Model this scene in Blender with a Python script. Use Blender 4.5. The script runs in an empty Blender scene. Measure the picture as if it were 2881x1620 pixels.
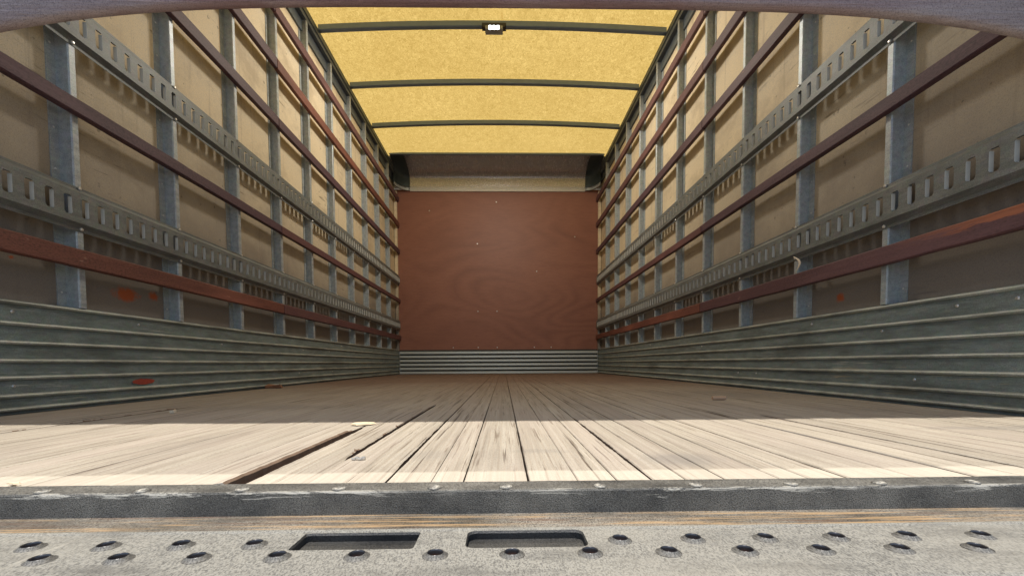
import bpy, bmesh, math, random
from mathutils import Vector, Matrix, noise
R = random.Random(7)
sc = bpy.context.scene
COL = sc.collection

# ------------------------------------------------------------------ camera
def cam_matrix(loc, yaw, pitch, roll):
    def d(x, y):
        c, s = math.cos(roll), math.sin(roll); x, y = c*x - s*y, s*x + c*y
        return x, y
    def full(x, f, y):
        x, y = d(x, y)
        c, s = math.cos(pitch), math.sin(pitch); f, y = c*f - s*y, s*f + c*y
        c, s = math.cos(yaw), math.sin(yaw); x, f = c*x + s*f, -s*x + c*f
        return Vector((x, f, y))
    r, f, u = full(1, 0, 0), full(0, 1, 0), full(0, 0, 1)
    m = Matrix((r, u, -f)).transposed().to_4x4()
    m.translation = loc
    return m
cd = bpy.data.cameras.new('camera'); cam = bpy.data.objects.new('camera', cd); COL.objects.link(cam)
cd.sensor_fit = 'HORIZONTAL'; cd.sensor_width = 36; cd.lens = 16.0
cd.shift_y = 0.0937; cd.clip_start = 0.01; cd.clip_end = 300
cam.matrix_world = cam_matrix(Vector((.0517, 0, .1208)), .0186, -.0455, -.0055)
sc.camera = cam

# ------------------------------------------------------------------ light
SUN_DIR = Vector((-.045, -.226, .97)).normalized()       # towards the sun
elev = math.asin(SUN_DIR.z)
w = bpy.data.worlds.new('World'); sc.world = w; w.use_nodes = True
nt = w.node_tree
bg = nt.nodes['Background']; sky = nt.nodes.new('ShaderNodeTexSky')
sky.sky_type = 'NISHITA'; sky.sun_disc = False; sky.sun_elevation = elev
sky.sun_rotation = math.atan2(SUN_DIR.x, SUN_DIR.y)
nt.links.new(sky.outputs[0], bg.inputs[0]); bg.inputs[1].default_value = .12
ld = bpy.data.lights.new('sun', 'SUN'); ld.energy = 3.6; ld.angle = math.radians(.5); ld.color = (1, .955, .875)
sun = bpy.data.objects.new('sun', ld); COL.objects.link(sun)
sun.rotation_euler = SUN_DIR.to_track_quat('Z', 'Y').to_euler()
vs = sc.view_settings
vs.view_transform = 'Standard'; vs.look = 'None'; vs.exposure = .78; vs.gamma = 1; vs.use_curve_mapping = False
sc.cycles.max_bounces = 12; sc.cycles.diffuse_bounces = 8; sc.cycles.transmission_bounces = 6
sc.cycles.sample_clamp_indirect = 4
sc.cycles.use_denoising = True       # sensor-like grain, as in the photograph

# ------------------------------------------------------------------ materials
class NB:
    """small helper round a material's node tree"""
    def __init__(s, name):
        s.m = bpy.data.materials.new(name); s.m.use_nodes = True
        s.t = s.m.node_tree; s.b = s.t.nodes['Principled BSDF']
        s.out = s.t.nodes['Material Output']
        s.co = s.n('ShaderNodeTexCoord').outputs['Object']
    def n(s, k, **kw):
        nd = s.t.nodes.new(k)
        for a, v in kw.items(): setattr(nd, a, v)
        return nd
    def l(s, a, b): s.t.links.new(a, b)
    def mapped(s, sx, sy, sz, loc=(0, 0, 0), rot=(0, 0, 0)):
        mp = s.n('ShaderNodeMapping'); s.l(s.co, mp.inputs[0])
        mp.inputs['Scale'].default_value = (sx, sy, sz); mp.inputs['Location'].default_value = loc
        mp.inputs['Rotation'].default_value = rot
        return mp.outputs[0]
    def noise(s, vec, scale=1, detail=4, rough=.6, dist=0):
        t = s.n('ShaderNodeTexNoise'); s.l(vec, t.inputs['Vector'])
        t.inputs['Scale'].default_value = scale; t.inputs['Detail'].default_value = detail
        t.inputs['Roughness'].default_value = rough; t.inputs['Distortion'].default_value = dist
        return t.outputs['Fac']
    def ramp(s, f, *stops):
        r = s.n('ShaderNodeValToRGB'); s.l(f, r.inputs[0])
        e = r.color_ramp.elements
        while len(e) < len(stops): e.new(.5)
        for i, (p, c) in enumerate(stops):
            e[i].position = p
            e[i].color = (c, c, c, 1) if isinstance(c, (int, float)) else (*c, 1)
        return r.outputs[0]
    def mix(s, f, a, b, mode='MIX'):
        x = s.n('ShaderNodeMix', data_type='RGBA', blend_type=mode)
        for sock, v in ((x.inputs[0], f), (x.inputs[6], a), (x.inputs[7], b)):
            if isinstance(v, (int, float)): sock.default_value = v if sock.type == 'VALUE' else (v, v, v, 1)
            elif isinstance(v, tuple): sock.default_value = (*v, 1)
            else: s.l(v, sock)
        return x.outputs[2]
    def math(s, op, a, b=0., c=None):
        x = s.n('ShaderNodeMath', operation=op)
        for i, v in enumerate((a, b) if c is None else (a, b, c)):
            if isinstance(v, (int, float)): x.inputs[i].default_value = v
            else: s.l(v, x.inputs[i])
        return x.outputs[0]
    def sep(s):
        x = s.n('ShaderNodeSeparateXYZ'); s.l(s.co, x.inputs[0]); return x.outputs
    def spot(s, c, r, soft=.5, wob=.6, nscale=30):
        """ragged stain of radius r round point c"""
        mp = s.n('ShaderNodeVectorMath', operation='SUBTRACT'); s.l(s.co, mp.inputs[0]); mp.inputs[1].default_value = c
        dv = s.n('ShaderNodeVectorMath', operation='DIVIDE'); s.l(mp.outputs[0], dv.inputs[0]); dv.inputs[1].default_value = r
        ln = s.n('ShaderNodeVectorMath', operation='LENGTH'); s.l(dv.outputs[0], ln.inputs[0])
        nz = s.noise(s.co, nscale, 5, .7)
        d = s.math('ADD', ln.outputs['Value'], s.math('MULTIPLY', s.math('SUBTRACT', nz, .5), wob * 4))
        return s.ramp(d, (1 - soft, 1.), (1., 0.))
    def bump(s, h, strength, dist=.01):
        b = s.n('ShaderNodeBump'); b.inputs['Strength'].default_value = strength; b.inputs['Distance'].default_value = dist
        s.l(h, b.inputs['Height']); s.l(b.outputs[0], s.b.inputs['Normal'])
    def fin(s, col=None, rough=None, metal=None, spec=None):
        for k, v in (('Base Color', col), ('Roughness', rough), ('Metallic', metal), ('Specular IOR Level', spec)):
            if v is None: continue
            if isinstance(v, tuple): s.b.inputs[k].default_value = (*v, 1)
            elif isinstance(v, (int, float)): s.b.inputs[k].default_value = v
            else: s.l(v, s.b.inputs[k])
        return s.m

def m_floor():
    b = NB('weathered_floor_wood'); x = b.sep()
    at = b.n('ShaderNodeAttribute', attribute_name='plank_tone'); tone = at.outputs['Fac']
    off = b.n('ShaderNodeCombineXYZ'); b.l(b.math('MULTIPLY', tone, 37.), off.inputs[1])
    ad = b.n('ShaderNodeVectorMath', operation='ADD'); b.l(b.co, ad.inputs[0]); b.l(off.outputs[0], ad.inputs[1])
    def mp(sx, sy):
        m = b.n('ShaderNodeMapping'); b.l(ad.outputs[0], m.inputs[0]); m.inputs['Scale'].default_value = (sx, sy, 1); return m.outputs[0]
    # growth rings: bands across the board, bent into cathedrals
    wv = b.n('ShaderNodeTexWave', wave_type='BANDS', bands_direction='X', wave_profile='SAW')
    b.l(mp(1, .12), wv.inputs['Vector']); wv.inputs['Scale'].default_value = 42; wv.inputs['Distortion'].default_value = 9
    wv.inputs['Detail'].default_value = 2; wv.inputs['Detail Scale'].default_value = .35
    fine = b.noise(mp(420, 9), 1, 5, .65)
    grain = b.noise(mp(120, 2.2), 1, 4, .6)
    blot = b.noise(mp(7, 1.3), 1, 4, .6)
    big = b.noise(b.mapped(1.3, .8, 1), 1, 3)
    col = b.ramp(grain, (.25, (.235, .20, .155)), (.5, (.355, .312, .25)), (.75, (.44, .395, .325)))
    col = b.mix(b.ramp(wv.outputs['Fac'], (0, .42), (.35, 0.)), col, (.30, .235, .17))
    col = b.mix(b.ramp(fine, (.28, .75), (.42, 0.)), col, (.20, .155, .115))
    crk = b.noise(mp(70, 1.1), 1, 4, .6); crk2 = b.noise(mp(170, 3.2), 1, 4, .65)
    col = b.mix(b.ramp(crk2, (.585, 0.), (.635, .8)), col, (.13, .095, .065))
    col = b.mix(b.ramp(crk, (.625, 0.), (.65, .95)), col, (.07, .05, .035))
    grt = b.noise(b.mapped(520, 210, 1), 1, 2, .6); col = b.mix(b.ramp(grt, (.32, .5), (.5, 0.)), col, (.20, .165, .13))
    dirt = b.noise(b.mapped(5, 2.4, 1), 1, 6, .72); col = b.mix(b.ramp(dirt, (.52, 0.), (.70, .5)), col, (.23, .195, .16))
    col = b.mix(b.ramp(blot, (.3, .55), (.55, 0.)), col, (.36, .30, .25))
    col = b.mix(b.ramp(blot, (.6, 0.), (.8, .4)), col, (.60, .52, .41))
    tcol = b.ramp(tone, (0, .92), (1, 1.05)); col = b.mix(1., col, tcol, 'MULTIPLY')
    # boards further in turn darker and reddish brown
    far = b.ramp(b.math('ADD', x[1], b.math('MULTIPLY', b.math('SUBTRACT', big, .5), 1.6)), (1.0, 0.), (1., 1.))
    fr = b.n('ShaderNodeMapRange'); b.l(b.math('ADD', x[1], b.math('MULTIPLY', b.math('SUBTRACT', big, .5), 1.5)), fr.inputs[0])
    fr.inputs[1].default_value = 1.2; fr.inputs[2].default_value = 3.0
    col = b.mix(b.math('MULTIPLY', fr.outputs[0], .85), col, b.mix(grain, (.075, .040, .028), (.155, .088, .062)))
    # scrubbed strip where the door lands, ragged edge
    pale = b.n('ShaderNodeMapRange'); b.l(b.math('ADD', x[1], b.math('MULTIPLY', b.math('SUBTRACT', grain, .5), .010)), pale.inputs[0])
    pale.inputs[1].default_value = .509; pale.inputs[2].default_value = .502
    col = b.mix(b.math('MULTIPLY', pale.outputs[0], .35), col, (.70, .62, .50))
    # grey rubbed dirt patches, and one long thin dark strip
    for c, r, a in (((.27, .56, 0), (.06, .05, 1), .5), ((.10, .62, 0), (.05, .02, 1), .25), ((-.05, .60, 0), (.05, .04, 1), .2),
                    ((.545, .72, 0), (.0045, .34, 1), .8), ((.95, .8, 0), (.2, .03, 1), .4), ((-.6, 1.3, 0), (.25, .1, 1), .3), ((.9, 1.7, 0), (.3, .3, 1), .35)):
        col = b.mix(b.math('MULTIPLY', b.spot(c, r, .6, .18, 25), a), col, (.17, .155, .14))
    sc_ = b.noise(b.mapped(22, 60, 1, rot=(0, 0, .3)), 1, 4, .75)
    col = b.mix(b.ramp(sc_, (.70, 0.), (.78, .35)), col, (.68, .60, .50))
    h = b.math('ADD', b.math('MULTIPLY', fine, .6), b.math('ADD', b.math('MULTIPLY', grain, .8), b.math('MULTIPLY', wv.outputs['Fac'], .35)))
    b.bump(h, .55, .004)
    return b.fin(col, .82, None, .25)
def m_flat(name, col, rough=.7, metal=0., spec=.3, var=.25, scale=25, bump=.0):
    b = NB(name); n = b.noise(b.co, scale, 5, .65)
    c = b.mix(n, tuple(v*(1-var) for v in col), tuple(min(1, v*(1+var)) for v in col))
    if bump: b.bump(b.noise(b.co, scale*6, 4), bump, .004)
    return b.fin(c, rough, metal, spec)
def m_panel():
    b = NB('tan_wall_panel'); x = b.sep()
    fine = b.noise(b.mapped(1, 150, 170), 1, 4, .7); big = b.noise(b.co, 2.2, 4)
    col = b.mix(big, (.66, .525, .325), (.80, .665, .445))
    col = b.mix(b.ramp(fine, (.3, .55), (.6, 0.)), col, (.57, .50, .41))
    scr = b.noise(b.mapped(1, 5, 60, rot=(.5, 0, 0)), 1, 4, .72)
    msk = b.noise(b.mapped(1, 2.4, 2.4), 1, 2)
    col = b.mix(b.math('MULTIPLY', b.ramp(scr, (.60, 0.), (.68, .75)), b.ramp(msk, (.48, 0.), (.6, 1.))), col, (.16, .115, .07))
    spk = b.noise(b.mapped(1, 30, 30), 1, 2); col = b.mix(b.ramp(spk, (.70, 0.), (.74, .7)), col, (.15, .11, .07))
    grit = b.noise(b.mapped(1, 330, 330), 1, 2, .6)
    col = b.mix(b.ramp(grit, (.30, .55), (.50, 0.)), col, (.36, .29, .20))
    blo = b.noise(b.mapped(1, 3.2, 4.5), 1, 5, .7)
    col = b.mix(b.ramp(blo, (.50, 0.), (.68, .6)), col, (.40, .31, .20))
    drip = b.noise(b.mapped(1, 26, 1.1), 1, 4, .7); col = b.mix(b.ramp(drip, (.58, 0.), (.72, .45)), col, (.33, .26, .18))
    # lower wall darker towards the floor: light falloff put into the colour
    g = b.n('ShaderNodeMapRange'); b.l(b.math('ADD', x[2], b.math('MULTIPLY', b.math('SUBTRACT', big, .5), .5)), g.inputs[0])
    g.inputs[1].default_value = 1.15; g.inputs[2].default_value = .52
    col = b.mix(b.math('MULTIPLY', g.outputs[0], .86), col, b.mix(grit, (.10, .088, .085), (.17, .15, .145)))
    for c, r in (((-1.2, 1.562, .357), (.3, .062, .026)), ((-1.2, 1.68, .368), (.3, .026, .019)), ((1.2, 1.554, .339), (.3, .022, .020)),
                 ((-1.2, 1.13, .37), (.3, .02, .02)), ((-1.2, 1.205, .40), (.3, .008, .006))):
        col = b.mix(b.spot(c, r, .55, .45, 55), col, (.40, .10, .035))
    b.bump(fine, .25, .003)
    return b.fin(col, .62, None, .3)
def m_slat(name, dark, light, scrape=False):
    b = NB(name); g = b.noise(b.mapped(60, 4, 60), 1, 5, .65)
    col = b.mix(g, dark, light)
    gr2 = b.noise(b.mapped(300, 120, 300), 1, 3, .6); col = b.mix(b.ramp(gr2, (.35, .6), (.55, 0.)), col, tuple(v*.45 for v in dark))
    chip = b.noise(b.mapped(24, 11, 60), 1, 5, .75)
    col = b.mix(b.ramp(chip, (.66, 0.), (.70, .85)), col, (.34, .20, .15))
    wear = b.noise(b.mapped(3, 1.6, 8), 1, 3); col = b.mix(b.ramp(wear, (.5, 0.), (.75, .5)), col, tuple(v*1.5 for v in light))
    if scrape:                             # raw orange wood where loads rub
        x = b.sep(); rg = b.noise(b.mapped(30, 9, 90), 1, 5, .75); e = b.n('ShaderNodeMapRange'); b.l(x[1], e.inputs[0])
        e.inputs[1].default_value = 1.28; e.inputs[2].default_value = 1.02
        up = b.math('ADD', b.math('MULTIPLY', b.math('SUBTRACT', x[2], .424), 26.), b.math('MULTIPLY', b.math('SUBTRACT', rg, .5), 2.2))
        k = b.math('MULTIPLY', b.ramp(up, (.25, 0.), (.5, 1.)), e.outputs[0])
        col = b.mix(k, col, b.mix(g, (.20, .06, .03), (.44, .16, .085)))
    b.bump(g, .35, .003)
    return b.fin(col, .6, None, .3)
def m_galv(name, lo, hi, metal=.5, rough=.5, rust=0., grime=.5, scrape=0.):
    b = NB(name); n = b.noise(b.co, 9, 5, .6); f = b.noise(b.mapped(60, 12, 60), 1, 4, .7)
    v = b.n('ShaderNodeTexVoronoi'); b.l(b.co, v.inputs['Vector']); v.inputs['Scale'].default_value = 90
    col = b.mix(n, lo, hi)
    sp_ = b.noise(b.mapped(420, 420, 420), 1, 2, .6); col = b.mix(b.ramp(sp_, (.34, .5), (.52, 0.)), col, tuple(c*.5 for c in lo)); col = b.mix(b.ramp(sp_, (.58, 0.), (.74, .35)), col, tuple(min(1, c*1.5) for c in hi))
    col = b.mix(.07, col, v.outputs['Color'], 'SOFT_LIGHT')
    col = b.mix(b.math('MULTIPLY', b.ramp(f, (.35, 1.), (.6, 0.)), grime), col, tuple(c*.45 for c in lo))
    if scrape:                             # load scrapes running along the wall, pale and ochre
        s1 = b.noise(b.mapped(1, 5, 150), 1, 5, .75); s2 = b.noise(b.mapped(1, 2.2, 7), 1, 3); s3 = b.noise(b.mapped(1, 1.1, 3, loc=(0, 3, 1)), 1, 2)
        k = b.math('MULTIPLY', b.ramp(s1, (.58, 0.), (.66, 1.)), b.ramp(s2, (.50, 0.), (.60, scrape)))
        col = b.mix(k, col, b.mix(b.ramp(s3, (.45, 0.), (.55, 1.)), (.46, .46, .42), (.40, .33, .18)))
        d1 = b.noise(b.mapped(1, 2.5, 14), 1, 5, .7); col = b.mix(b.ramp(d1, (.50, 0.), (.66, .6)), col, (.075, .08, .07))
    if rust:
        r = b.noise(b.mapped(9, 9, 22), 1, 4, .7); col = b.mix(b.ramp(r, (.66, 0.), (.74, rust)), col, (.26, .085, .035))
    b.bump(f, .15, .003)
    rr = b.mix(f, rough - .12, rough + .15)
    return b.fin(col, rr, metal, .4)
def m_ply():
    b = NB('red_brown_plywood')
    base = b.noise(b.mapped(.50, 1, 1.45, loc=(.2, 0, .7)), 1, 1.2, .4, .35)
    rings = b.math('FRACT', b.math('MULTIPLY', base, 16.))
    msk = b.noise(b.mapped(1.1, 1, 1.7, loc=(4, 0, 1)), 1, 3)
    n = b.noise(b.mapped(1.4, 1, 2.6), 1, 4); f = b.noise(b.mapped(14, 1, 220), 1, 4, .7)
    col = b.mix(n, (.235, .095, .060), (.30, .13, .085))
    col = b.mix(b.math('MULTIPLY', b.ramp(rings, (.0, 0.), (.45, 1.), (.8, .15), (1., 0.)), b.ramp(msk, (.38, .05), (.66, .38))), col, (.12, .042, .03))
    col = b.mix(b.ramp(f, (.3, .5), (.55, 0.)), col, (.16, .055, .04))
    b.bump(f, .2, .002)
    return b.fin(col, .48, None, .35)
def m_roof():
    b = NB('translucent_yellow_roof')
    f = b.noise(b.mapped(44, 26, 1), 1, 6, .82, 2.6); n = b.noise(b.mapped(1.6, 1.3, 1), 1, 5, .65); m = b.noise(b.mapped(22, 22, 1), 1, 4, .7)
    col = b.mix(n, (.45, .30, .080), (.60, .42, .135))
    col = b.mix(b.ramp(f, (.34, .9), (.54, 0.)), col, (.27, .165, .03))
    col = b.mix(b.ramp(f, (.56, 0.), (.70, .6)), col, (.80, .60, .24))
    col = b.mix(b.ramp(m, (.3, .5), (.55, 0.)), col, (.36, .23, .055))
    x = b.sep()                                              # joint stain along the ridge
    d = b.math('ABSOLUTE', b.math('SUBTRACT', x[0], .055)); st = b.noise(b.mapped(30, 5, 1), 1, 3)
    line = b.math('MULTIPLY', b.ramp(d, (.004, 1.), (.02, 0.)), b.ramp(st, (.5, 0.), (.68, .55)))
    col = b.mix(line, col, (.36, .20, .04))
    tr = b.n('ShaderNodeBsdfTranslucent'); b.l(col, tr.inputs[0])
    df = b.n('ShaderNodeBsdfDiffuse'); b.l(col, df.inputs[0])
    ms = b.n('ShaderNodeMixShader'); ms.inputs[0].default_value = .34
    b.l(tr.outputs[0], ms.inputs[1]); b.l(df.outputs[0], ms.inputs[2]); b.l(ms.outputs[0], b.out.inputs[0])
    return b.m
def m_grit(name, lo, hi, dust, amount, rusty=0., edge=False):
    """textured black paint under dust; rusty adds ochre rubbed lines along x"""
    b = NB(name); x = b.sep()
    g = b.noise(b.mapped(720, 360, 720), 1, 3, .7); v = b.noise(b.mapped(900, 430, 900), 1, 2, .6)
    n = b.noise(b.mapped(8, 14, 8), 1, 4, .65); s = b.noise(b.mapped(7, 160, 60), 1, 5, .7)
    col = b.mix(b.ramp(g, (.38, 0.), (.62, 1.)), lo, hi)
    m = b.math('MULTIPLY', b.ramp(n, (.5 - amount*.6, 0.), (1.05 - amount*.9, 1.)), b.ramp(v, (.38, .12), (.56, 1.)))
    col = b.mix(m, col, dust)
    if name == 'dusty_step_paint':         # drag marks and grime
        d1 = b.noise(b.mapped(9, 30, 9, rot=(0, 0, .25)), 1, 6, .75); d2 = b.noise(b.mapped(60, 6, 1, rot=(0, 0, -.5)), 1, 4, .75)
        col = b.mix(b.ramp(d1, (.50, 0.), (.68, .65)), col, (.075, .072, .066)); col = b.mix(b.ramp(d2, (.62, 0.), (.68, .5)), col, (.36, .34, .29))
        col = b.mix(b.ramp(b.noise(b.mapped(4, 8, 4, loc=(3, 1, 0)), 1, 4), (.46, 0.), (.7, .45)), col, (.30, .28, .235))
    if edge:                               # paint scraped off the upper arris in ragged patches
        sc1 = b.noise(b.mapped(16, 1, 170), 1, 6, .78, .6); sc2 = b.noise(b.mapped(5, 1, 1), 1, 3)
        hgt = b.n('ShaderNodeMapRange'); b.l(x[2], hgt.inputs[0]); hgt.inputs[1].default_value = -.0095; hgt.inputs[2].default_value = -.001
        k = b.ramp(b.math('ADD', sc1, b.math('MULTIPLY', hgt.outputs[0], .16)), (.66, 0.), (.71, 1.))
        fr = b.ramp(x[1], (.4295, 1.), (.4312, 0.))
        col = b.mix(b.math('MULTIPLY', b.math('MULTIPLY', k, fr), b.ramp(sc2, (.40, 0.), (.52, .9))), col, (.52, .49, .42))
    if rusty:
        col = b.mix(b.math('MULTIPLY', b.ramp(s, (.50, 0.), (.62, 1.)), rusty), col, (.40, .26, .13))
        col = b.mix(b.math('MULTIPLY', b.ramp(s, (.36, 1.), (.46, 0.)), rusty*.8), col, (.13, .065, .035))
    b.bump(b.math('ADD', g, b.math('MULTIPLY', v, .5)), .7 if amount != .50 else .2, .0012)
    return b, col
M = {}
M['floor'] = m_floor()
M['gap'] = m_flat('dark_wood_in_gaps', (.15, .10, .068), .9, var=.5, scale=40)
M['panel'] = m_panel()
M['slat_dark'] = m_slat('dark_maroon_wood', (.060, .030, .040), (.125, .066, .080))
M['slat_scraped'] = m_slat('scraped_maroon_wood', (.085, .040, .046), (.135, .066, .070), True)
M['slat_red'] = m_slat('red_maroon_wood', (.085, .038, .040), (.17, .080, .078))
M['slat_rust'] = m_slat('rust_red_wood', (.085, .032, .026), (.23, .085, .060))
M['post'] = m_galv('galvanised_post', (.34, .37, .375), (.46, .49, .49), .2, .42, .15, .45)
M['track'] = m_galv('dusty_steel_track', (.13, .14, .134), (.22, .23, .218), .12, .5, .2, .5)
M['track_edge'] = m_flat('door_lit_slot_edge', (.50, .49, .44), .45, .1, var=.2)  # paler lip ends: light from the door put into the colour
M['kick'] = m_galv('grey_green_steel', (.165, .205, .195), (.26, .305, .29), .12, .5, .25, .5, .9)
M['kick_worn_lit'] = m_galv('worn_lit_steel_ridge', (.30, .32, .29), (.47, .48, .42), .2, .45, .2, .6, .6)  # ridge crests and upper slopes: wear, plus caught light put into the colour
M['kick_front'] = m_flat('bright_steel', (.52, .53, .50), .34, .35, var=.12, scale=6)
M['groove'] = m_flat('dark_groove', (.05, .05, .046), .8)  # darker colour for the recessed groove faces
M['bow'] = m_flat('dark_grey_bow', (.20, .255, .33), .55, .3, var=.2)
M['rail'] = m_flat('dark_slate_rail', (.11, .13, .15), .5, .2, var=.25)
M['header'] = m_galv('purple_grey_metal', (.46, .45, .48), (.52, .51, .54), .5, .24, 0, .1)
M['trim'] = m_galv('pale_alloy_trim', (.60, .57, .50), (.70, .67, .60), .2, .5, 0, .2)
M['corner'] = m_flat('dark_green_casting', (.06, .08, .088), .45, .2)
M['ply'] = m_ply()
M['roof'] = m_roof()
M['screw'] = m_flat('bright_screw', (.60, .58, .54), .35, .7, var=.1)
M['black'] = m_flat('black_plastic', (.02, .02, .022), .45, 0, .5)
M['shell'] = m_flat('white_outer_skin', (.7, .7, .68), .6)
b, c = m_grit('dusty_black_sill_paint', (.010, .010, .009), (.075, .072, .066), (.27, .255, .22), .26, 0., True); M['sill'] = b.fin(c, .55, None, .45)
b, c = m_grit('worn_rusty_strip', (.012, .011, .009), (.085, .075, .06), (.33, .30, .25), .34, .7); M['strip'] = b.fin(c, .6, None, .35)
b, c = m_grit('dusty_step_paint', (.045, .044, .041), (.15, .146, .134), (.26, .25, .22), .70); M['step'] = b.fin(c, .6, None, .4)
b, c = m_grit('black_slot_paint', (.006, .006, .007), (.030, .030, .029), (.08, .077, .07), .3); M['slot'] = b.fin(c, .5, None, .5)
M['rim'] = m_flat('polished_black_rim', (.06, .06, .065), .28, .6, .5, var=.4, scale=200)
M['cone'] = None
b, c = m_grit('dark_dimple_paint', (.02, .02, .02), (.085, .083, .077), (.20, .19, .17), .36); M['cone'] = b.fin(c, .5, None, .45)  # dimple cones darker than the step, with less dust colour
M['rust'] = m_flat('orange_rust', (.30, .11, .045), .8, var=.5, scale=90)
M['bar'] = None
def m_bar():
    b = NB('worn_maroon_bar'); g = b.noise(b.mapped(5, 60, 190), 1, 6, .75, .4); n = b.noise(b.mapped(3, 3, 40), 1, 3)
    col = b.mix(g, (.20, .105, .105), (.50, .34, .33)); col = b.mix(b.ramp(n, (.4, 0.), (.7, .5)), col, (.52, .46, .47))
    x = b.sep(); e = b.math('ADD', b.math('ABSOLUTE', x[0]), b.math('MULTIPLY', b.math('SUBTRACT', n, .5), .8)); col = b.mix(b.ramp(e, (.3, 0.), (1., .7)), col, b.mix(g, (.50, .42, .41), (.82, .74, .73))); gg = b.noise(b.mapped(500, 400, 400), 1, 2); col = b.mix(b.ramp(gg, (.34, .5), (.52, 0.)), col, (.14, .10, .10)); b.bump(g, 1., .008); return b.fin(col, .8, None, .2)  # paler ends: weathering, with sky reflection put into the colour
M['bar'] = m_bar()
def m_emit(name, col, s):
    b = NB(name); e = b.n('ShaderNodeEmission'); e.inputs[0].default_value = (*col, 1); e.inputs[1].default_value = s
    b.l(e.outputs[0], b.out.inputs[0]); return b.m
M['led'] = m_emit('lit_white_led', (.96, 1, .98), 6)
M['lens'] = m_flat('grey_lens', (.30, .31, .29), .2, 0, .6, var=.5, scale=300)
M['cream'] = m_flat('cream_plastic', (.62, .52, .40), .5)
M['chip'] = m_flat('pale_wood_chip', (.62, .50, .34), .8)
M['leaf'] = m_flat('brown_leaf', (.22, .10, .05), .8, var=.4, scale=60)
M['butt'] = m_flat('tan_paper', (.50, .32, .20), .8)
M['asphalt'] = m_flat('asphalt', (.16, .15, .14), .9, var=.3, scale=40)
M['redpaint'] = m_flat('red_paint', (.32, .055, .035), .6, var=.4, scale=80)

# ------------------------------------------------------------------ builders
def mesh_obj(name, verts, faces, mat, parent=None, smooth=False):
    me = bpy.data.meshes.new(name); me.from_pydata(verts, [], faces)
    if isinstance(mat, (list, tuple)):
        for m in mat: me.materials.append(m)
    else: me.materials.append(mat)
    if smooth:
        for p in me.polygons: p.use_smooth = True
    me.update()
    o = bpy.data.objects.new(name, me); COL.objects.link(o)
    if parent: o.parent = parent
    return o
class MB:
    def __init__(s): s.v = []; s.f = []
    def box(s, x0, x1, y0, y1, z0, z1):
        if x0 > x1: x0, x1 = x1, x0
        i = len(s.v)
        s.v += [(x, y, z) for z in (z0, z1) for y in (y0, y1) for x in (x0, x1)]
        s.f += [tuple(i+k for k in q) for q in ((0, 2, 3, 1), (4, 5, 7, 6), (0, 1, 5, 4), (2, 6, 7, 3), (0, 4, 6, 2), (1, 3, 7, 5))]
        return s
    def quad(s, a, b, c, d):
        i = len(s.v); s.v += [a, b, c, d]; s.f.append((i, i+1, i+2, i+3)); return s
    def grid(s, rows, close=False):
        """rows: list of equally long point lists"""
        i = len(s.v); n = len(rows[0])
        for r in rows: s.v += [tuple(p) for p in r]
        for a in range(len(rows)-1):
            for k in range(n if close else n-1):
                k2 = (k+1) % n
                s.f.append((i+a*n+k, i+a*n+k2, i+(a+1)*n+k2, i+(a+1)*n+k))
        return s
    def extrude_y(s, prof, y0, y1, caps=True):
        s.grid([[(x, y, z) for x, z in prof] for y in (y0, y1)], close=True)
        if caps:
            n = len(prof); i = len(s.v) - 2*n
            s.f.append(tuple(range(i, i+n))); s.f.append(tuple(range(i+2*n-1, i+n-1, -1)))
        return s
    def build(s, name, mat, parent=None, smooth=False, bevel=0):
        o = mesh_obj(name, s.v, s.f, mat, parent, smooth)
        bm = bmesh.new(); bm.from_mesh(o.data)
        if bevel:
            bmesh.ops.remove_doubles(bm, verts=bm.verts, dist=1e-6)
            bmesh.ops.bevel(bm, geom=[e for e in bm.edges if len(e.link_faces) == 2 and e.calc_face_angle(0) > .5], offset=bevel, segments=2, affect='EDGES', profile=.6)
        bmesh.ops.recalc_face_normals(bm, faces=bm.faces); bm.to_mesh(o.data); bm.free()
        return o
def tag(o, label, cat, group=None):
    o['label'] = label; o['category'] = cat
    if group: o['group'] = group
    return o
def empty(name, loc, label, cat, group=None):
    o = bpy.data.objects.new(name, None); COL.objects.link(o); o.location = loc; o.empty_display_size = .1
    return tag(o, label, cat, group)
def adopt(child, parent):
    """keep world coordinates of the mesh while hanging it under an Empty away from the origin"""
    child.parent = parent; child.matrix_parent_inverse = Matrix.Translation(-Vector(parent.location)); return child

Y0, Y1 = .4605, 5.41        # inner length of the box
WX = 1.21                   # wall panel face
PX = 1.17                   # inner face of the upright posts
SIDE = {'left': -1, 'right': 1}
POST0 = {'left': 1.347, 'right': 1.317}

# ------------------------------------------------------------------ setting: ground outside and plank floor
g = MB(); g.quad((-60, -60, -1.05), (60, -60, -1.05), (60, 60, -1.05), (-60, 60, -1.05)); gr = g.build('ground', M['asphalt']); gr['kind'] = 'structure'

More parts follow.
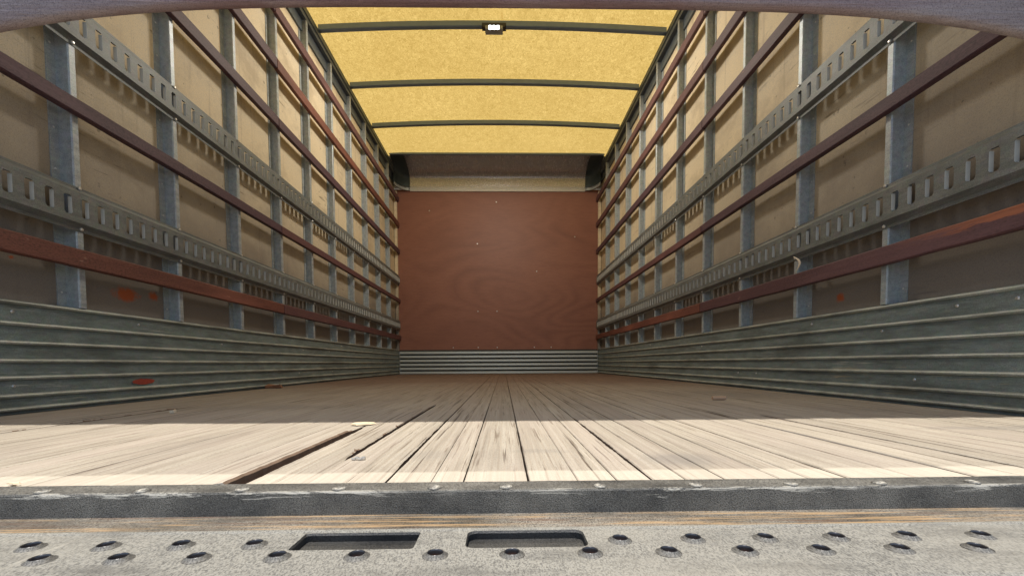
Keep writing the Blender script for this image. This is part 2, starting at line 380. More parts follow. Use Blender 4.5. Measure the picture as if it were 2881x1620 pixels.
seams = [-1.168, -1.10, -1.03, -.965, -.90, -.86, -.795, -.73, -.665, -.60, -.545, -.5, -.445, -.3913, -.3395, -.2855, -.2215, -.1855, -.1497, -.1109,
         -.0705, -.0240, .0097, .0766, .1278, .169, .2056, .2407, .2817, .3391, .3700, .4111, .4813, .545, .595, .641, .70, .755, .82, .875, .94, 1.0, 1.06, 1.115, 1.168]
def sm(a, b_, x):
    t = max(0, min(1, (x-a)/(b_-a))); return t*t*(3-2*t)
def nz(a, b_=0., c=0.): return noise.noise(Vector((a, b_, c)))
def gap(i, y):
    """half gaps (left, right) at seam i: ragged splits, else a hairline"""
    s = seams[i]; wl = wr = .0004 + .0008*max(0, nz(s*31, y*1.3)) + .0006*max(0, nz(s*17, y*26)) + .0005*sm(.2, .5, abs(s))
    jag = .0013*nz(y*22, s*9) + .0012*nz(y*80, s*5) + .0010*nz(y*190, s*7)
    def band(a, b_, soft): return sm(a-soft, a+soft, y)*(1-sm(b_-soft, b_+soft, y))
    if abs(s+.2215) < 1e-4:
        k = sm(.93, .80, y) if y > .8 else 1
        wl += k*(.0066 + jag*1.1 + .0022*sm(.62, .47, y)); wr += k*(.0052 + jag*.25)
    elif abs(s+.1497) < 1e-4:
        k = band(.585, 1.33, .02); wl += k*(.0048 - .0015*(y-.6) + jag); wr += k*(.0030 + jag*.4)
    elif abs(s+.0705) < 1e-4:
        k = band(.53, .99, .03); wl += .0006 + k*(.0013 + jag*.8); wr += .0004 + k*(.0006 + jag*.3)
    elif abs(s-.0766) < 1e-4: wl += .0004; wr += .0004+.0005*max(0, nz(y*12, 4))
    elif abs(s-.2056) < 1e-4:
        k = band(.56, .98, .03); wl += k*(.0012+jag); wr += k*(.001+jag)
    elif abs(s-.3700) < 1e-4: wl += .0009*sm(.9, 1.1, y); wr += .0009*sm(.9, 1.1, y)
    elif abs(s-.641) < 1e-4:
        k = band(.48, 1.02, .02); wl += k*(.0035+jag); wr += k*(.0030+jag)
    elif abs(s+.86) < 1e-4: k = band(.6, 1.35, .06); wl += k*(.004+jag); wr += k*(.003+jag)
    elif abs(s+.90) < 1e-4: k = band(.6, 1.1, .06); wl += k*(.003+jag); wr += k*(.002+jag)
    elif abs(s-.94) < 1e-4: k = band(.5, 1.1, .1); wl += k*(.003+jag); wr += k*(.002+jag)
    return max(wl, .0003), max(wr, .0003)
ys = []; y = Y0
while y < Y1-.005:
    ys.append(y); y += .006 if y < 1.05 else (.02 if y < 1.6 else .09)
ys.append(Y1-.004)
fv, ff, tones, fm = [], [], [], []
for i in range(len(seams)-1):
    tone = R.random(); zo = R.uniform(-.0007, .0007); base = len(fv); n = 8
    for y in ys:
        xl = seams[i] + gap(i, y)[1]; xr = seams[i+1] - gap(i+1, y)[0]
        crown = .0005*nz(i*3.1, y*2.0)
        big = gap(i+1, y)[0] > .006          # lifted, splintered lip beside the wide split
        lip = .0022 if big else 0
        be = .0011
        wide = abs(seams[i]+.2215) < 1e-4 and gap(i, y)[1] > .003; bl = .0030+.0012*nz(y*45, 2) if wide else be
        prof = [(xl, -.018), (xl, -.0085 if wide else -.0012), (xl+bl, 0), (xl+(xr-xl)*.35, .0002), (xl+(xr-xl)*.7, .0002), (xr-(be*2 if not big else .0030+.0012*nz(y*40, 6)), lip), (xr, -.0012+lip*.5), (xr, -.018)]
        fv += [(a, y, zz+zo+crown) for a, zz in prof]
    for k in range(len(ys)-1):
        for q in range(n-1):
            ff.append((base+k*n+q, base+k*n+q+1, base+(k+1)*n+q+1, base+(k+1)*n+q)); tones.append(tone); fm.append(1 if q in (0, 6) or (q == 5 and gap(i+1, ys[k])[0] > .0055) else 0)
    ff.append(tuple(range(base, base+n))[::-1]); tones.append(tone); fm.append(0)
base = len(fv)
fv += [(-1.2, Y0+.0005, -.0165), (1.2, Y0+.0005, -.0165), (1.2, Y1, -.0165), (-1.2, Y1, -.0165)]
ff.append((base, base+1, base+2, base+3)); tones.append(0); fm.append(1)
fl = mesh_obj('floor', fv, ff, [M['floor'], M['gap']])
fl['kind'] = 'structure'
at = fl.data.attributes.new('plank_tone', 'FLOAT', 'FACE')
at.data.foreach_set('value', tones); fl.data.polygons.foreach_set('material_index', fm)
bm = bmesh.new(); bm.from_mesh(fl.data); bmesh.ops.recalc_face_normals(bm, faces=bm.faces)
for f in bm.faces:
    if f.calc_center_median().z > -.012 and f.normal.z < -.5: f.normal_flip()
bm.to_mesh(fl.data); bm.free()

# ------------------------------------------------------------------ side walls
def side_wall(side):
    s = SIDE[side]
    root = empty('side_wall', (s*WX, Y0, 0), 'side wall of tan panels and grey upright posts on the %s' % side, 'wall', 'side walls of the cargo box')
    p = MB()                                           # panel in sheets with slight steps at their joints
    p.box(s*WX, s*(WX+.02), Y0-.01, Y1+.02, -.02, 2.36)
    adopt(p.build('wall_panel', M['panel']), root)
    sk = MB(); sk.box(s*(WX+.022), s*(WX+.03), Y0-.01, Y1+.02, -.02, 2.40); adopt(sk.build('outer_skin', M['shell']), root)
    proto = None
    for i in range(-2, 10):
        yp = POST0[side] + .4064*i
        if proto is None:
            m = MB(); W, P, t = WX, PX, .0035
            # hat section: flange, near flank, narrow face, far flank, flange
            prof = [(W, -.026), (W-t, -.026), (W-t, 0), (P+.003, 0), (P, .003), (P, .021), (P+.003, .024), (W-t, .024), (W-t, .05), (W, .05)]
            for (xa, ya), (xb, yb) in zip(prof, prof[1:]):
                m.quad((s*xa, ya, .287), (s*xb, yb, .287), (s*xb, yb, 2.285), (s*xa, ya, 2.285))
            proto = o = m.build('post', M['post'])
            rv = MB()
            for z in [k*.115+.33 for k in range(17)]:
                for dy in (-.014, .038):
                    c = Vector((s*(W-t), dy, z)); ring = [(c.x, c.y+.0032*math.cos(a), c.z+.0032*math.sin(a)) for a in [k*math.pi/4 for k in range(8)]]
                    ring2 = [(c.x-s*.0018, c.y+.0018*math.cos(a), c.z+.0018*math.sin(a)) for a in [k*math.pi/4 for k in range(8)]]
                    i0 = len(rv.v); rv.grid([ring, ring2], True); rv.f.append(tuple(range(i0+8, i0+16)))
            rproto = rv.build('rivets', M['screw'])
            ro = rproto
        else:
            o = proto.copy(); COL.objects.link(o); ro = rproto.copy(); COL.objects.link(ro)
        o.parent = root; o.location = (-s*WX, yp-Y0, 0)
        ro.parent = o
    m = MB()                                           # top rail with lower flange
    m.box(s*1.168, s*1.209, Y0-.01, Y1, 2.272, 2.352)
    m.box(s*1.196, s*1.2095, Y0-.01, Y1, 2.205, 2.2715)
    m.box(s*1.161, s*1.1675, Y0-.01, Y1, 2.300, 2.310)
    adopt(m.build('top_rail', M['rail'], bevel=.002), root)
for s_ in SIDE: side_wall(s_)

# corrugated steel along the foot of the walls
def corr_profile(h, pitch, flat, depth):
    """(depth, z) pairs: wide proud flats, narrow grooves"""
    pts = []; z = 0.
    while z < h-.004:
        pts += [(0, z), (depth, z+.004), (depth, min(h, z+flat)), (0, min(h, z+flat+.004))]
        z += pitch
    return [q for q in pts if q[1] <= h+1e-6]
RIDGES = [.012, .045, .090, .133, .179, .227, .280]
def kick(side):
    s = SIDE[side]; m = MB(); out = [(1.1765, -.0005)]; worn = []
    for z in RIDGES:
        for dz, d in ((-.0075, 0), (-.0045, .0045), (-.002, .0068), (.001, .0068), (.0035, .0052), (.006, 0)):
            if dz > -.0075: worn.append((len(out)-1, dz))
            out.append((1.1765-d, z+dz))
    out += [(1.1765, .2865), (1.209, .2865), (1.209, 0)]
    rows = []; n = 60; N = len(out)
    for k in range(n+1):
        y = Y0 + (Y1-.012-Y0)*k/n
        rows.append([(s*(x - .0016*nz(y*2.2, z*9, s)), y, z + .0012*nz(y*1.7, z*5, 3)) for x, z in out])
    m.grid(rows, True); m.f.append(tuple(range(N)))
    o = m.build('kick_plate', [M['kick'], M['kick_worn_lit']])
    wi = {q for q, dz in worn if dz > -.003}
    for p in o.data.polygons:
        if p.index < n*N and p.index % N in wi: p.material_index = 1
    tag(o, 'long ribbed grey-green steel kick plate at the foot of the %s wall' % side, 'kick plate', 'ribbed kick plates round the floor')
    lst = [(R.uniform(.95, 3.6), R.choice((.257, .257, .21, .07))) for _ in range(9)]
    for y, z in lst:
        r = MB(); a = [k*math.pi/4 for k in range(8)]
        xx = s*1.1775
        r1 = [(xx, y+.005*math.cos(t), z+.005*math.sin(t)) for t in a]; r2 = [(xx-s*.003, y+.003*math.cos(t), z+.003*math.sin(t)) for t in a]
        r.grid([r1, r2], True); r.f.append(tuple(range(8, 16))); r.build('rivet', M['screw'], o)
    return o
kl = kick('left'); kr = kick('right')
# red paint smear on the left plate
sp = MB(); cy, cz = 1.573, .066
pts = [(cy+.048*math.cos(a)*(1+.18*nz(a*2, 5)), cz+.0095*math.sin(a)*(1+.3*nz(a*3, 9))) for a in [k*math.pi/12 for k in range(24)]]
sp.v = [(-1.1742, y, z) for y, z in pts]; sp.f = [tuple(range(24))]; sp.build('paint_smear', M['redpaint'], kl)

# ------------------------------------------------------------------ front wall
fw = empty('front_wall', (0, Y1, 0), 'far front wall with red-brown plywood under a curved metal header', 'wall')
m = MB(); m.box(-1.203, 1.203, Y1, Y1+.02, .27, 2.14); ply = adopt(m.build('plywood_panel', M['ply']), fw)
m = MB(); m.box(-1.24, 1.24, Y1+.021, Y1+.03, -.02, 2.44); adopt(m.build('outer_skin', M['shell']), fw)
for x, z in [(-.54, .31), (-.245, .31), (-.02, .31), (-.245, .735), (-.02, .735), (-.02, 2.0), (-.245, 1.52), (.42, .31), (.62, .31), (.45, 1.2), (-.8, 1.9), (.9, 1.6)]:
    r = MB(); a = [k*math.pi/4 for k in range(8)]
    r1 = [(x+.008*math.cos(t), Y1-.0005, z+.008*math.sin(t)) for t in a]; r2 = [(x+.005*math.cos(t), Y1-.004, z+.005*math.sin(t)) for t in a]
    r.grid([r1, r2], True); r.f.append(tuple(range(8, 16))); adopt(r.build('screw', M['screw']), fw)
HS, HX = .35, 1.02                       # header sweep depth, half length of its straight part
def header_prof(t):                       # t 0..1 up the cove: (inward, z)
    if t < .25: return .0032*t/.25, 2.172 + .09*t/.25
    a = (t-.25)/.75*math.pi/2
    return .0032 + (HS-.0032)*(1-math.cos(a)), 2.262 + .123*math.sin(a)
m = MB(); rows = []
for k in range(33):
    sI, z = header_prof(k/32); rows.append([(x, Y1-.006-sI, z + .010*(1-(x/1.17)**2)*(k/32)) for x in [-HX+2*HX*j/24 for j in range(25)]])
m.grid(rows); adopt(m.build('header_cove', M['header'], smooth=True), fw)
m = MB(); m.box(-HX, HX, Y1-.014, Y1-.001, 2.118, 2.171); adopt(m.build('header_trim', M['trim'], bevel=.003), fw)
m = MB(); m.box(-1.16, 1.16, Y1-.006-HS-.03, Y1-.006-HS-.001, 2.372, 2.392); adopt(m.build('header_lip', M['bow'], bevel=.004), fw)
m = MB(); m.box(-.55, .42, Y1-.0215, Y1-.0165, 2.252, 2.2523)
for s in (-1, 1):                         # rounded corner pieces
    m = MB(); rows = []
    for k in range(13):
        sI, z = header_prof(k/12); ry = .20*(1-.85*k/12)
        rows.append([(s*(HX + .148*math.sin(a)), Y1-.006-sI-ry*(1-math.cos(a)), z) for a in [q*math.pi/2/12 for q in range(13)]])
    m.grid(rows); adopt(m.build('corner_casting', M['corner'], smooth=True), fw)
    m = MB(); lo = []; up = []
    for dz, dy in ((2.121, -.010), (2.121, -.030), (2.150, -.030), (2.150, -.010)):
        lo.append([(s*(HX+.001 + (.148+dy*.6)*math.sin(a)), Y1-.006+dy-.20*(1-math.cos(a)), dz) for a in [q*math.pi/2/12 for q in range(13)]])
    m.grid(lo + [lo[0]]); adopt(m.build('corner_lip', M['post'], smooth=False), fw)
    m = MB(); m.box(s*1.172, s*1.2035, Y1-.03, Y1-.001, .287, 2.12); adopt(m.build('corner_strip', M['panel']), fw)
m = MB(); pr = corr_profile(.28, .0468, .027, .022); pr2 = [(d, z) for d, z in pr]
m.grid([[(x, Y1-.004-d, z) for d, z in pr2] + [(x, Y1-.004, .2845), (x, Y1-.001, .2845), (x, Y1-.001, 0)] for x in [-1.168+2.336*k/30 for k in range(31)]], True)
kf = m.build('kick_plate', [M['kick_front'], M['groove']])
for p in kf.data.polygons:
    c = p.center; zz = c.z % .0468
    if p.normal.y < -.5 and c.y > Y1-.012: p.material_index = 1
tag(kf, 'bright ribbed steel kick plate across the far front wall', 'kick plate', 'ribbed kick plates round the floor')
for x, z in [(-.54, .249), (-.245, .249), (-.02, .249), (.30, .249), (.55, .249), (.85, .249), (-.86, .20), (-.54, .06), (-.245, .06), (-.02, .06), (.4, .06), (.8, .16)]:
    r = MB(); a = [k*math.pi/4 for k in range(8)]
    r1 = [(x+.006*math.cos(t), Y1-.0145, z+.006*math.sin(t)) for t in a]; r2 = [(x+.003*math.cos(t), Y1-.017, z+.003*math.sin(t)) for t in a]
    r.grid([r1, r2], True); r.f.append(tuple(range(8, 16))); r.build('screw', M['black'], kf)

# ------------------------------------------------------------------ roof
rf = empty('roof', (0, Y0, 2.35), 'arched translucent yellow roof skin on dark cross bows', 'roof')
def arch(x): return .034*(1-(x/1.17)**2)
m = MB(); rows = []
for k in range(41):
    y = Y0-.02 + (Y1-HS+.05-Y0)*k/40
    rows.append([(x, y, 2.3835+arch(x)) for x in [-1.215+2.43*j/40 for j in range(41)]])
m.grid(rows); adopt(m.build('roof_skin', M['roof'], smooth=True), rf)
m = MB(); m.grid([[(x, y, 2.392+arch(x)) for x in [-1.24+2.48*j/20 for j in range(21)]] for y in (Y1-HS+.025, Y1+.04)]); adopt(m.build('front_cap', M['shell']), rf)
BOWS = [1.33, 1.95, 2.57, 3.175, 3.80, 4.42]
lampbow = None
for yb in BOWS:
    m = MB(); rows = []
    for j in range(41):
        x = -1.168+2.336*j/40; z = 2.341+arch(x)
        rows.append([(x, yb-.019, z+.036), (x, yb-.019, z+.004), (x, yb-.012, z), (x, yb+.012, z), (x, yb+.016, z+.004), (x, yb+.016, z+.036)])
    m.grid(rows, False); o = adopt(m.build('roof_bow', M['bow']), rf)

# ------------------------------------------------------------------ dome lamp on the fourth bow
lb = 3.175
dl = empty('dome_lamp', (.0, lb, 2.378), 'small black lamp with three lit white strips under the nearest visible roof bow', 'lamp')
lz = 2.345+arch(0)
m = MB(); m.box(-.078, .084, lb-.028, lb+.024, lz-.008, lz+.012); m.box(-.072, .078, lb-.030, lb-.0165, lz-.020, lz-.0085); adopt(m.build('housing', M['black'], bevel=.002), dl)
m = MB(); m.box(-.056, .062, lb-.033, lb+.022, lz-.034, lz-.0085); adopt(m.build('lens', M['lens'], bevel=.004), dl)
for k in range(3):
    m = MB(); x = -.023+.0255*k; m.box(x-.0092, x+.0092, lb-.0352, lb-.028, lz-.034, lz-.010); adopt(m.build('led_strip', M['led'], bevel=.003), dl)

pl = bpy.data.lights.new('lamp_glow', 'SPOT'); pl.energy = 42; pl.spot_size = math.radians(178); pl.spot_blend = .08; pl.shadow_soft_size = .13; pl.color = (1, .96, .88)
lo = bpy.data.objects.new('lamp_glow', pl); COL.objects.link(lo); lo.parent = dl; lo.location = (.003, 0, -.075)

# ------------------------------------------------------------------ wooden slats
SLATS = [(.400, .452, 'lowest'), (.835, .877, 'second lowest'), (1.400, 1.452, 'middle'), (1.706, 1.762, 'second highest'), (2.000, 2.054, 'highest')]
TXT = {('left', 0): 'rust-red wooden batten, lowest on the left wall, chipped, below the lower slotted track',
       ('left', 1): 'dark maroon wooden batten between the two slotted tracks on the left wall',
       ('left', 2): 'dark maroon wooden batten just above the upper slotted track on the left wall',
       ('left', 3): 'maroon wooden batten on the left wall, second down from the roof rail',
       ('left', 4): 'maroon wooden batten on the left wall, nearest to the roof rail',
       ('right', 0): 'dark wooden batten with orange scrape, lowest on the right wall below the lower slotted track',
       ('right', 1): 'maroon wooden batten between the two slotted tracks on the right wall',
       ('right', 2): 'dark maroon wooden batten just above the upper slotted track on the right wall',
       ('right', 3): 'maroon wooden batten on the right wall, second down from the roof rail',
       ('right', 4): 'maroon wooden batten on the right wall, nearest to the roof rail'}
BOARDS = {('left', 0): ('slat_rust', 'slat_red'), ('right', 0): ('slat_scraped', 'slat_rust'), ('right', 1): ('slat_dark', 'slat_red'), ('left', 3): ('slat_dark', 'slat_rust'),
          ('right', 3): ('slat_dark', 'slat_red'), ('left', 4): ('slat_dark', 'slat_red'), ('right', 4): ('slat_dark', 'slat_red')}
def board(name, s, y0, y1, z0, z1, mat, sag=0):
    m = MB(); rows = []; n = 40
    for k in range(n+1):
        y = y0+(y1-y0)*k/n; dz = .0022*nz(y*1.1, z0*7, s*2); dx = .0018*nz(y*1.4, z0*3, s*4+1)
        c = .003
        pr = [(1.1695, z0), (1.1695, z1), (1.1495+c, z1), (1.1495, z1-c), (1.1495, z0+c), (1.1495+c, z0)]
        rows.append([(s*(x-(dx if x < 1.16 else 0)), y, z+dz+.0012*nz(y*9, z*40, s)) for x, z in pr])
    m.grid(rows, True)
    m.f.append(tuple(range(6))); L = len(m.v); m.f.append(tuple(range(L-6, L))[::-1])
    return m.build(name, mat)
for side, s in SIDE.items():
    for i, (z0, z1, w_) in enumerate(SLATS):
        root = empty('wooden_batten', (s*1.17, Y0, (z0+z1)/2), TXT[(side, i)], 'batten', 'wooden battens along the side walls')
        a, b2 = BOARDS.get((side, i), ('slat_dark', 'slat_red' if i != 2 else 'slat_dark'))  # near darker, far redder: paint colours with dim and lit tone put in
        near = adopt(board('board', s, Y0, 2.536, z0, z1, M[a]), root)
        far = adopt(board('board', s, 2.542, Y1-.005, z0-.001, z1-.001, M[b2]), root)
        if (side, i) == ('left', 0): near['label'] = 'rust-red near board of the slat'
        if (side, i) == ('right', 0): far['label'] = 'brighter red far board of the slat'
# ------------------------------------------------------------------ slotted tracks
def track(side, zc, first, label):
    s = SIDE[side]; pitch = .0520; m = MB()
    F, W, D = 1.1685, 1.1555, 1.166        # flange plane, raised web plane, lip depth
    zb, zt = zc-.043, zc+.043; sb, st = zc-.0255, zc+.0275
    root = empty('slotted_track', (s*PX, Y0, zc), label, 'track', 'slotted steel tracks along the side walls')
    def P(x, y, z): return (s*x, y, z)
    m.quad(P(F, Y0, zc-.064), P(F, Y1-.01, zc-.064), P(F, Y1-.01, zb-.012), P(F, Y0, zb-.012))
    m.quad(P(F, Y0, zb-.012), P(F, Y1-.01, zb-.012), P(W, Y1-.01, zb), P(W, Y0, zb))
    m.quad(P(W, Y0, zt), P(W, Y1-.01, zt), P(F, Y1-.01, zt+.012), P(F, Y0, zt+.012))
    m.quad(P(F, Y0, zt+.012), P(F, Y1-.01, zt+.012), P(F, Y1-.01, zc+.062), P(F, Y0, zc+.062))
    m.quad(P(F, Y0, zc-.064), P(F, Y1-.01, zc-.064), P(F+.0012, Y1-.01, zc-.064), P(F+.0012, Y0, zc-.064))
    edge = set()
    k0 = -int((first-Y0)/pitch); y = first+k0*pitch - pitch/2
    yend = Y1-.012; ya = Y0
    sw = .0118                                # half width of a slot
    m.quad(P(W, Y0, zb), P(W, yend, zb), P(W, yend, sb), P(W, Y0, sb)); m.quad(P(W, Y0, st), P(W, yend, st), P(W, yend, zt), P(W, Y0, zt))
    yc = first+k0*pitch
    prev = Y0
    while yc+sw < yend:
        if yc-sw > Y0:
            m.quad(P(W, prev, sb), P(W, yc-sw, sb), P(W, yc-sw, st), P(W, prev, st))
            c = .006                           # chamfered corners of the slot
            for ye, dy in ((yc-sw, 1), (yc+sw, -1)):
                m.quad(P(W, ye, sb), P(W, ye+dy*c*.7, sb), P(W, ye, sb+c), P(W, ye, sb+c)); m.quad(P(W, ye, st), P(W, ye+dy*c*.7, st), P(W, ye, st-c), P(W, ye, st-c))
                # rolled lip into the slot, the end facing the door coloured paler, as lit from the opening
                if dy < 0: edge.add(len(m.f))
                m.quad(P(W, ye, sb+.003), P(W, ye, st-.003), P(W+.0095, ye+dy*.0022, st-.003), P(W+.0095, ye+dy*.0022, sb+.003))
            m.quad(P(W, yc-sw, st), P(W, yc+sw, st), P(W+.006, yc+sw, st), P(W+.006, yc-sw, st)); m.quad(P(W, yc-sw, sb), P(W, yc+sw, sb), P(W+.006, yc+sw, sb), P(W+.006, yc-sw, sb))
            prev = yc+sw
        yc += pitch
    m.quad(P(W, prev, sb), P(W, yend, sb), P(W, yend, st), P(W, prev, st))
    m.f = [tuple(dict.fromkeys(f)) for f in m.f]
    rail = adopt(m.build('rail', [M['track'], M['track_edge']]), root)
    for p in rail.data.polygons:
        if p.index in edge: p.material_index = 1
    sc0 = None
    for i in range(-1, 10):
        for z in (zc-.0565, zc+.0595):
            yp = POST0[side]+.4064*i+.012
            if sc0 is None:
                r = MB(); a = [k*math.pi/4 for k in range(8)]
                rr = [[(-s*x_, rad*math.cos(t), rad*math.sin(t)) for t in a] for x_, rad in ((.001, .0055), (.004, .0050), (.0058, .0028))]
                r.grid(rr, True); r.f.append(tuple(range(16, 24))); sc0 = o = r.build('screw', M['screw'])
            else: o = sc0.copy(); COL.objects.link(o)
            o.parent = root; o.location = (s*(F-PX), yp-Y0, z-zc)
track('left', .570, 1.31, 'slotted steel track on the left wall, lower one, just above the rust-red slat')
track('right', .570, 1.282, 'slotted steel track on the right wall, lower one, with a cream tie hanging below')
track('left', 1.093, 1.33, 'slotted steel track on the left wall, upper one, above the dark maroon slat')
track('right', 1.093, 1.35, 'slotted steel track on the right wall, upper one, above the maroon slat')

# cream tie end hanging under the right lower track
m = MB(); pth = [(1.716, .516), (1.702, .508), (1.686, .497), (1.679, .485), (1.683, .472), (1.694, .460)]
wd = [.003, .0055, .007, .0075, .006, .0025]
m.grid([[(1.1475, y-w2, z) for (y, z), w2 in zip(pth, wd)], [(1.145, y, z) for (y, z), w2 in zip(pth, wd)], [(1.1475, y+w2, z) for (y, z), w2 in zip(pth, wd)], [(1.149, y, z) for (y, z), w2 in zip(pth, wd)]] )
m.grid([[(1.149, y, z) for (y, z) in pth], [(1.1475, y-w2, z) for (y, z), w2 in zip(pth, wd)]])
tag(m.build('tie_end', M['cream'], smooth=True), 'cream curved tie end hanging below the right lower slotted track', 'tie')

# ------------------------------------------------------------------ bowed maroon bar across the top
def bar_z(x): return .824 - .0512*min(1.12, abs(x-.1)/1.01)**3.9
m = MB(); rows = []; YB = .93
for j in range(81):
    x = -1.166+2.332*j/80; z = bar_z(x); wob = .0012*nz(x*6)
    pr = []
    for k in range(16):
        a = 2*math.pi*k/16; ca, sa = math.cos(a), math.sin(a)
        px = .014*math.copysign(abs(ca)**.5, ca); pz = .034*math.copysign(abs(sa)**.55, sa)
        pr.append((x, YB+px+wob, z+.034+pz+wob))
    rows.append(pr)
m.grid(rows, True); m.f.append(tuple(range(16))); L = len(m.v); m.f.append(tuple(range(L-16, L)))
cb = m.build('cross_bar', M['bar'], smooth=True)
tag(cb, 'worn maroon bar bowed across the opening along the top edge', 'bar')

# ------------------------------------------------------------------ rear sill
YS = .430
sp_ = empty('sill_plate', (0, YS, 0), 'black speckled steel sill plate with round screw heads at the end of the wooden floor', 'sill')
m = MB()
n = 160; prof = [(Y0-.0005, -.016), (Y0-.0005, .0006), (YS+.0025, .0006), (YS+.0008, .0001), (YS, -.0015), (YS, -.0225)]
m.grid([[(x, y+.0004*nz(x*40, z*20) if z < .0005 else y, z) for y, z in prof] for x in [-1.25+2.5*k/n for k in range(n+1)]])
plate = adopt(m.build('plate', M['sill']), sp_)
sc0 = None
for x in [-.665, -.57, -.48, -.388, -.294, -.2, -.1077, -.0161, .0533, .1451, .239, .3332, .4214, .515, .61]:
    if sc0 is None:
        r = MB(); a = [k*math.pi/10 for k in range(20)]
        rr = [[(rad*math.cos(t), rad*math.sin(t), z) for t in a] for rad, z in ((.0066, 0), (.0058, .0012), (.0046, .0008), (.0040, .0012), (.0018, .0011), (.0014, .0003))]
        r.grid(rr, True); r.f.append(tuple(range(100, 120))); sc0 = o = r.build('screw', M['sill'])
    else: o = sc0.copy(); COL.objects.link(o)
    o.parent = sp_; o.location = (x, .4372-YS, .0008); o.rotation_euler = (0, 0, R.random()*3)
# ------------------------------------------------------------------ bumper step
ZD = -.0195; ZH = -.0225
bs = empty('bumper_step', (0, .38, ZD), 'dusty grey bumper step with raised grip holes and two hand slots', 'step')
m = MB(); m.quad((-1.25, .378, ZH), (1.25, .378, ZH), (1.25, YS+.001, ZH), (-1.25, YS+.001, ZH)); adopt(m.build('worn_strip', M['strip']), bs)
HOLES = [(x, .3527) for x in (-.6, -.543, -.4865, -.43, -.3715, -.3144, -.257, -.1996, -.1432, .1432, .2012, .2594, .3167, .3738, .4342, .491, .548)] + \
        [(x, .3288) for x in (-.568, -.511, -.4545, -.397, -.3405, -.2839, -.2277, -.1719, -.1138, -.0563, .0009, .0572, .1148, .1733, .2304, .2875, .347, .4062, .463, .52)]
RO, RI = .0095, .0045
def circle(cx, cy, r, n=24): return [(cx+r*math.cos(2*math.pi*k/n), cy+r*math.sin(2*math.pi*k/n)) for k in range(n)]
def rrect(x0, x1, y0, y1, r, n=5):
    o = []
    for cx, cy, a0 in ((x1-r, y1-r, 0), (x0+r, y1-r, 90), (x0+r, y0+r, 180), (x1-r, y0+r, 270)):
        for k in range(n+1):
            a = math.radians(a0+90*k/n); o.append((cx+r*math.cos(a), cy+r*math.sin(a)))
    return o
SLOTS = [rrect(-.113, -.018, .3415, .3762, .003), rrect(.0212, .1170, .3415, .3772, .007)]
cu = bpy.data.curves.new('deck_outline', 'CURVE'); cu.dimensions = '2D'; cu.fill_mode = 'BOTH'
YN = .292
for loop in [[(-1.25, YN), (1.25, YN), (1.25, .381), (-1.25, .381)]] + [circle(x, y, RO) for x, y in HOLES] + SLOTS:
    sp2 = cu.splines.new('POLY'); sp2.points.add(len(loop)-1)
    for p, (x, y) in zip(sp2.points, loop): p.co = (x, y, 0, 1)
    sp2.use_cyclic_u = True
co_ = bpy.data.objects.new('deck_outline', cu); COL.objects.link(co_)
bpy.context.view_layer.update()
me0 = co_.evaluated_get(bpy.context.evaluated_depsgraph_get()).to_mesh()
dv = [(v.co.x, v.co.y, ZD) for v in me0.vertices]; df = [tuple(p.vertices) for p in me0.polygons]
bpy.data.objects.remove(co_)
m = MB(); m.v = dv; m.f = df
# rounded front lip and little weld ridge at the back of the deck
m.grid([[(x, YN-.012*math.sin(a), ZD-.012*(1-math.cos(a))) for x in [-1.25+2.5*j/40 for j in range(41)]] for a in [math.pi/2*k/8 for k in range(9)]] )
m.grid([[(x, YN-.012, ZD-.012) for x in (-1.25, 1.25)], [(x, YN-.012, ZD-.12) for x in (-1.25, 1.25)]])
m.grid([[(x, .381+.0035*math.cos(a), ZD-.0005+.0014*math.sin(a)+.0003*nz(x*50)) for x in [-.8+1.6*j/300 for j in range(301)]] for a in [math.pi*k/6 for k in range(7)]])
m.quad((-1.25, .381, ZD), (1.25, .381, ZD), (1.25, .381, ZH-.002), (-1.25, .381, ZH-.002))
deck = adopt(m.build('deck', M['step']), bs)
for loop in SLOTS:
    m = MB(); L2 = loop
    m.grid([[(x, y, ZD) for x, y in L2], [(x + (.0008 if x < sum(p[0] for p in L2)/len(L2) else -.0008), y-.0012*(1 if y > .36 else -1), ZD-.0018) for x, y in L2], [(x, y, ZD-.0075) for x, y in L2]], True)
    adopt(m.build('hand_slot', M['slot']), bs)
m = MB(); m.box(-1.2, 1.2, YN, .40, ZD-.0090, ZD-.0074); adopt(m.build('backing_plate', M['slot']), bs)
rim0 = cone0 = None
for x, y in HOLES:
    if rim0 is None:
        N = 24; a = [2*math.pi*k/N for k in range(N)]
        def ring(r, z): return [(r*math.cos(t), r*math.sin(t), z) for t in a]
        mm = MB(); mm.grid([ring(RO+.0002, 0), ring(.0085, .0003), ring(.0073, .0012), ring(.0062, .0024)], True); cone0 = mm.build('grip_hole', M['cone'], smooth=True)
        mm = MB(); mm.grid([ring(.0062, .0024), ring(.0060, .0026), ring(.0056, .0024), ring(.0053, .0014), ring(.0052, -.001), ring(.0051, -.007)], True); rim0 = mm.build('rim', M['rim'], smooth=True)
        mm = MB(); mm.v = ring(.0051, -.0045); mm.f = [tuple(range(N))]; bot0 = mm.build('hole_bottom', M['rust'])
        o, r_, b_ = cone0, rim0, bot0
    else:
        o, r_, b_ = cone0.copy(), rim0.copy(), bot0.copy()
        for q in (o, r_, b_): COL.objects.link(q)
    o.parent = bs; o.location = (x, y-.38, .0); r_.parent = o; b_.parent = o
    k = R.uniform(.92, 1.12); o.scale = (k if k < 1.0 else 1.0, 1, k); o.rotation_euler = (R.uniform(-.03, .03), R.uniform(-.03, .03), 0)

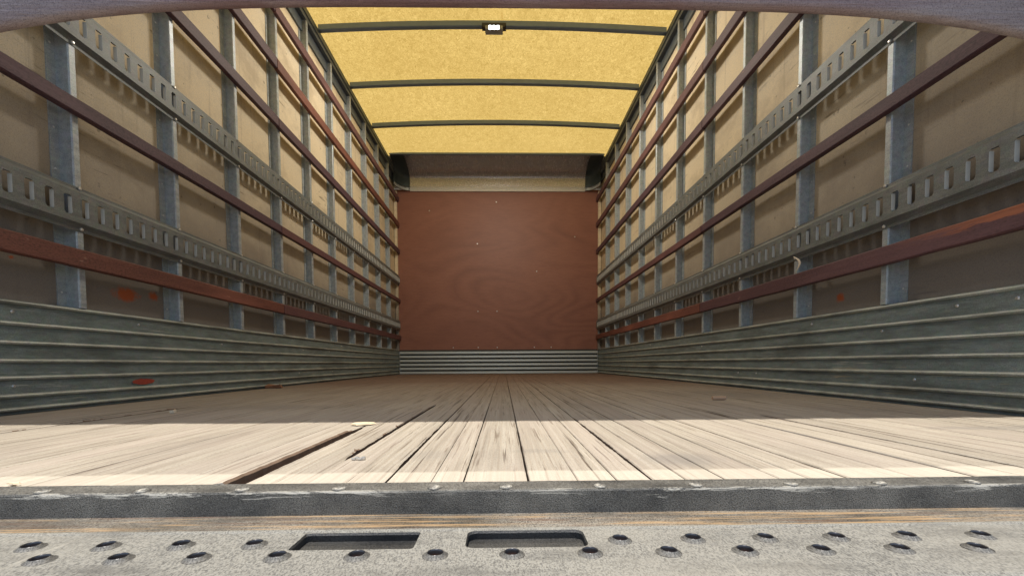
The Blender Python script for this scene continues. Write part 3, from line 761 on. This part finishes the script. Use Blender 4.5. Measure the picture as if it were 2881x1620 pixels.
# ------------------------------------------------------------------ rear door frame (carries the roof edge; throws the shade on the floor)
rfm = empty('rear_frame', (0, .45, 0), 'steel door frame round the rear opening of the cargo box', 'door frame')
m = MB(); m.box(-1.26, 1.26, .44, .52, 2.17, 2.43); adopt(m.build('lintel', M['rail'], bevel=.004), rfm)
for s in (-1, 1):
    m = MB(); m.box(s*1.19, s*1.26, .43, .47, -.02, 2.169); adopt(m.build('jamb', M['post'], bevel=.004), rfm)

# ------------------------------------------------------------------ litter
def chip(name, mat, pts, h, label, cat, z=0.0015):
    m = MB(); n = len(pts); i = len(m.v)
    m.v += [(x, y, z) for x, y in pts] + [(x*.9+.1*pts[0][0], y*.9+.1*pts[0][1], z+h*R.uniform(.5, 1.2)) for x, y in pts]
    m.f += [tuple(range(n))[::-1], tuple(range(n, 2*n))] + [(k, (k+1) % n, n+(k+1) % n, n+k) for k in range(n)]
    return tag(m.build(name, mat), label, cat)
chip('wood_splinter', M['chip'], [(-.250, .897), (-.236, .888), (-.212, .900), (-.205, .918), (-.228, .925), (-.246, .915)], .003, 'pale flat wood splinter lying at the far end of the wide floor split', 'splinter')
chip('leaf', M['leaf'], [(-1.16, 2.33), (-1.13, 2.35), (-1.09, 2.36), (-1.10, 2.40), (-1.14, 2.41), (-1.165, 2.38)], .02, 'small brown leaf on the floor against the left kick plate', 'leaf')
chip('wood_chip', M['chip'], [(-.782, 1.147), (-.772, 1.148), (-.770, 1.156), (-.776, 1.160), (-.784, 1.155)], .008, 'tiny pale wood chip on the shaded floor near the left wall', 'wood chip')
chip('paper_scrap', M['chip'], [(-.452, .4655), (-.444, .464), (-.440, .467), (-.443, .470), (-.451, .4695)], .002, 'tiny tan scrap at the left end of the black sill plate', 'scrap')
m = MB(); a = [2*math.pi*k/10 for k in range(10)]
m.grid([[(x, 1.425+.006*math.cos(t), .0075+.006*math.sin(t)) for t in a] for x in (.712, .754)], True); m.f += [tuple(range(10)), tuple(range(10, 20))]
tag(m.build('cigarette_butt', M['butt']), 'tan cigarette butt lying on the shaded floor to the right', 'cigarette butt')
m = MB()
for k in range(4):
    x, y = -.1375+.004*k, .571+.002*(k % 2); m.box(x-.0022, x+.0022, y-.002, y+.002, .0008, .0035+.0012*(k % 2))
tag(m.build('screw_head', M['screw'], bevel=.0005), 'bent bright screw head at the near end of the narrow floor split', 'screw')
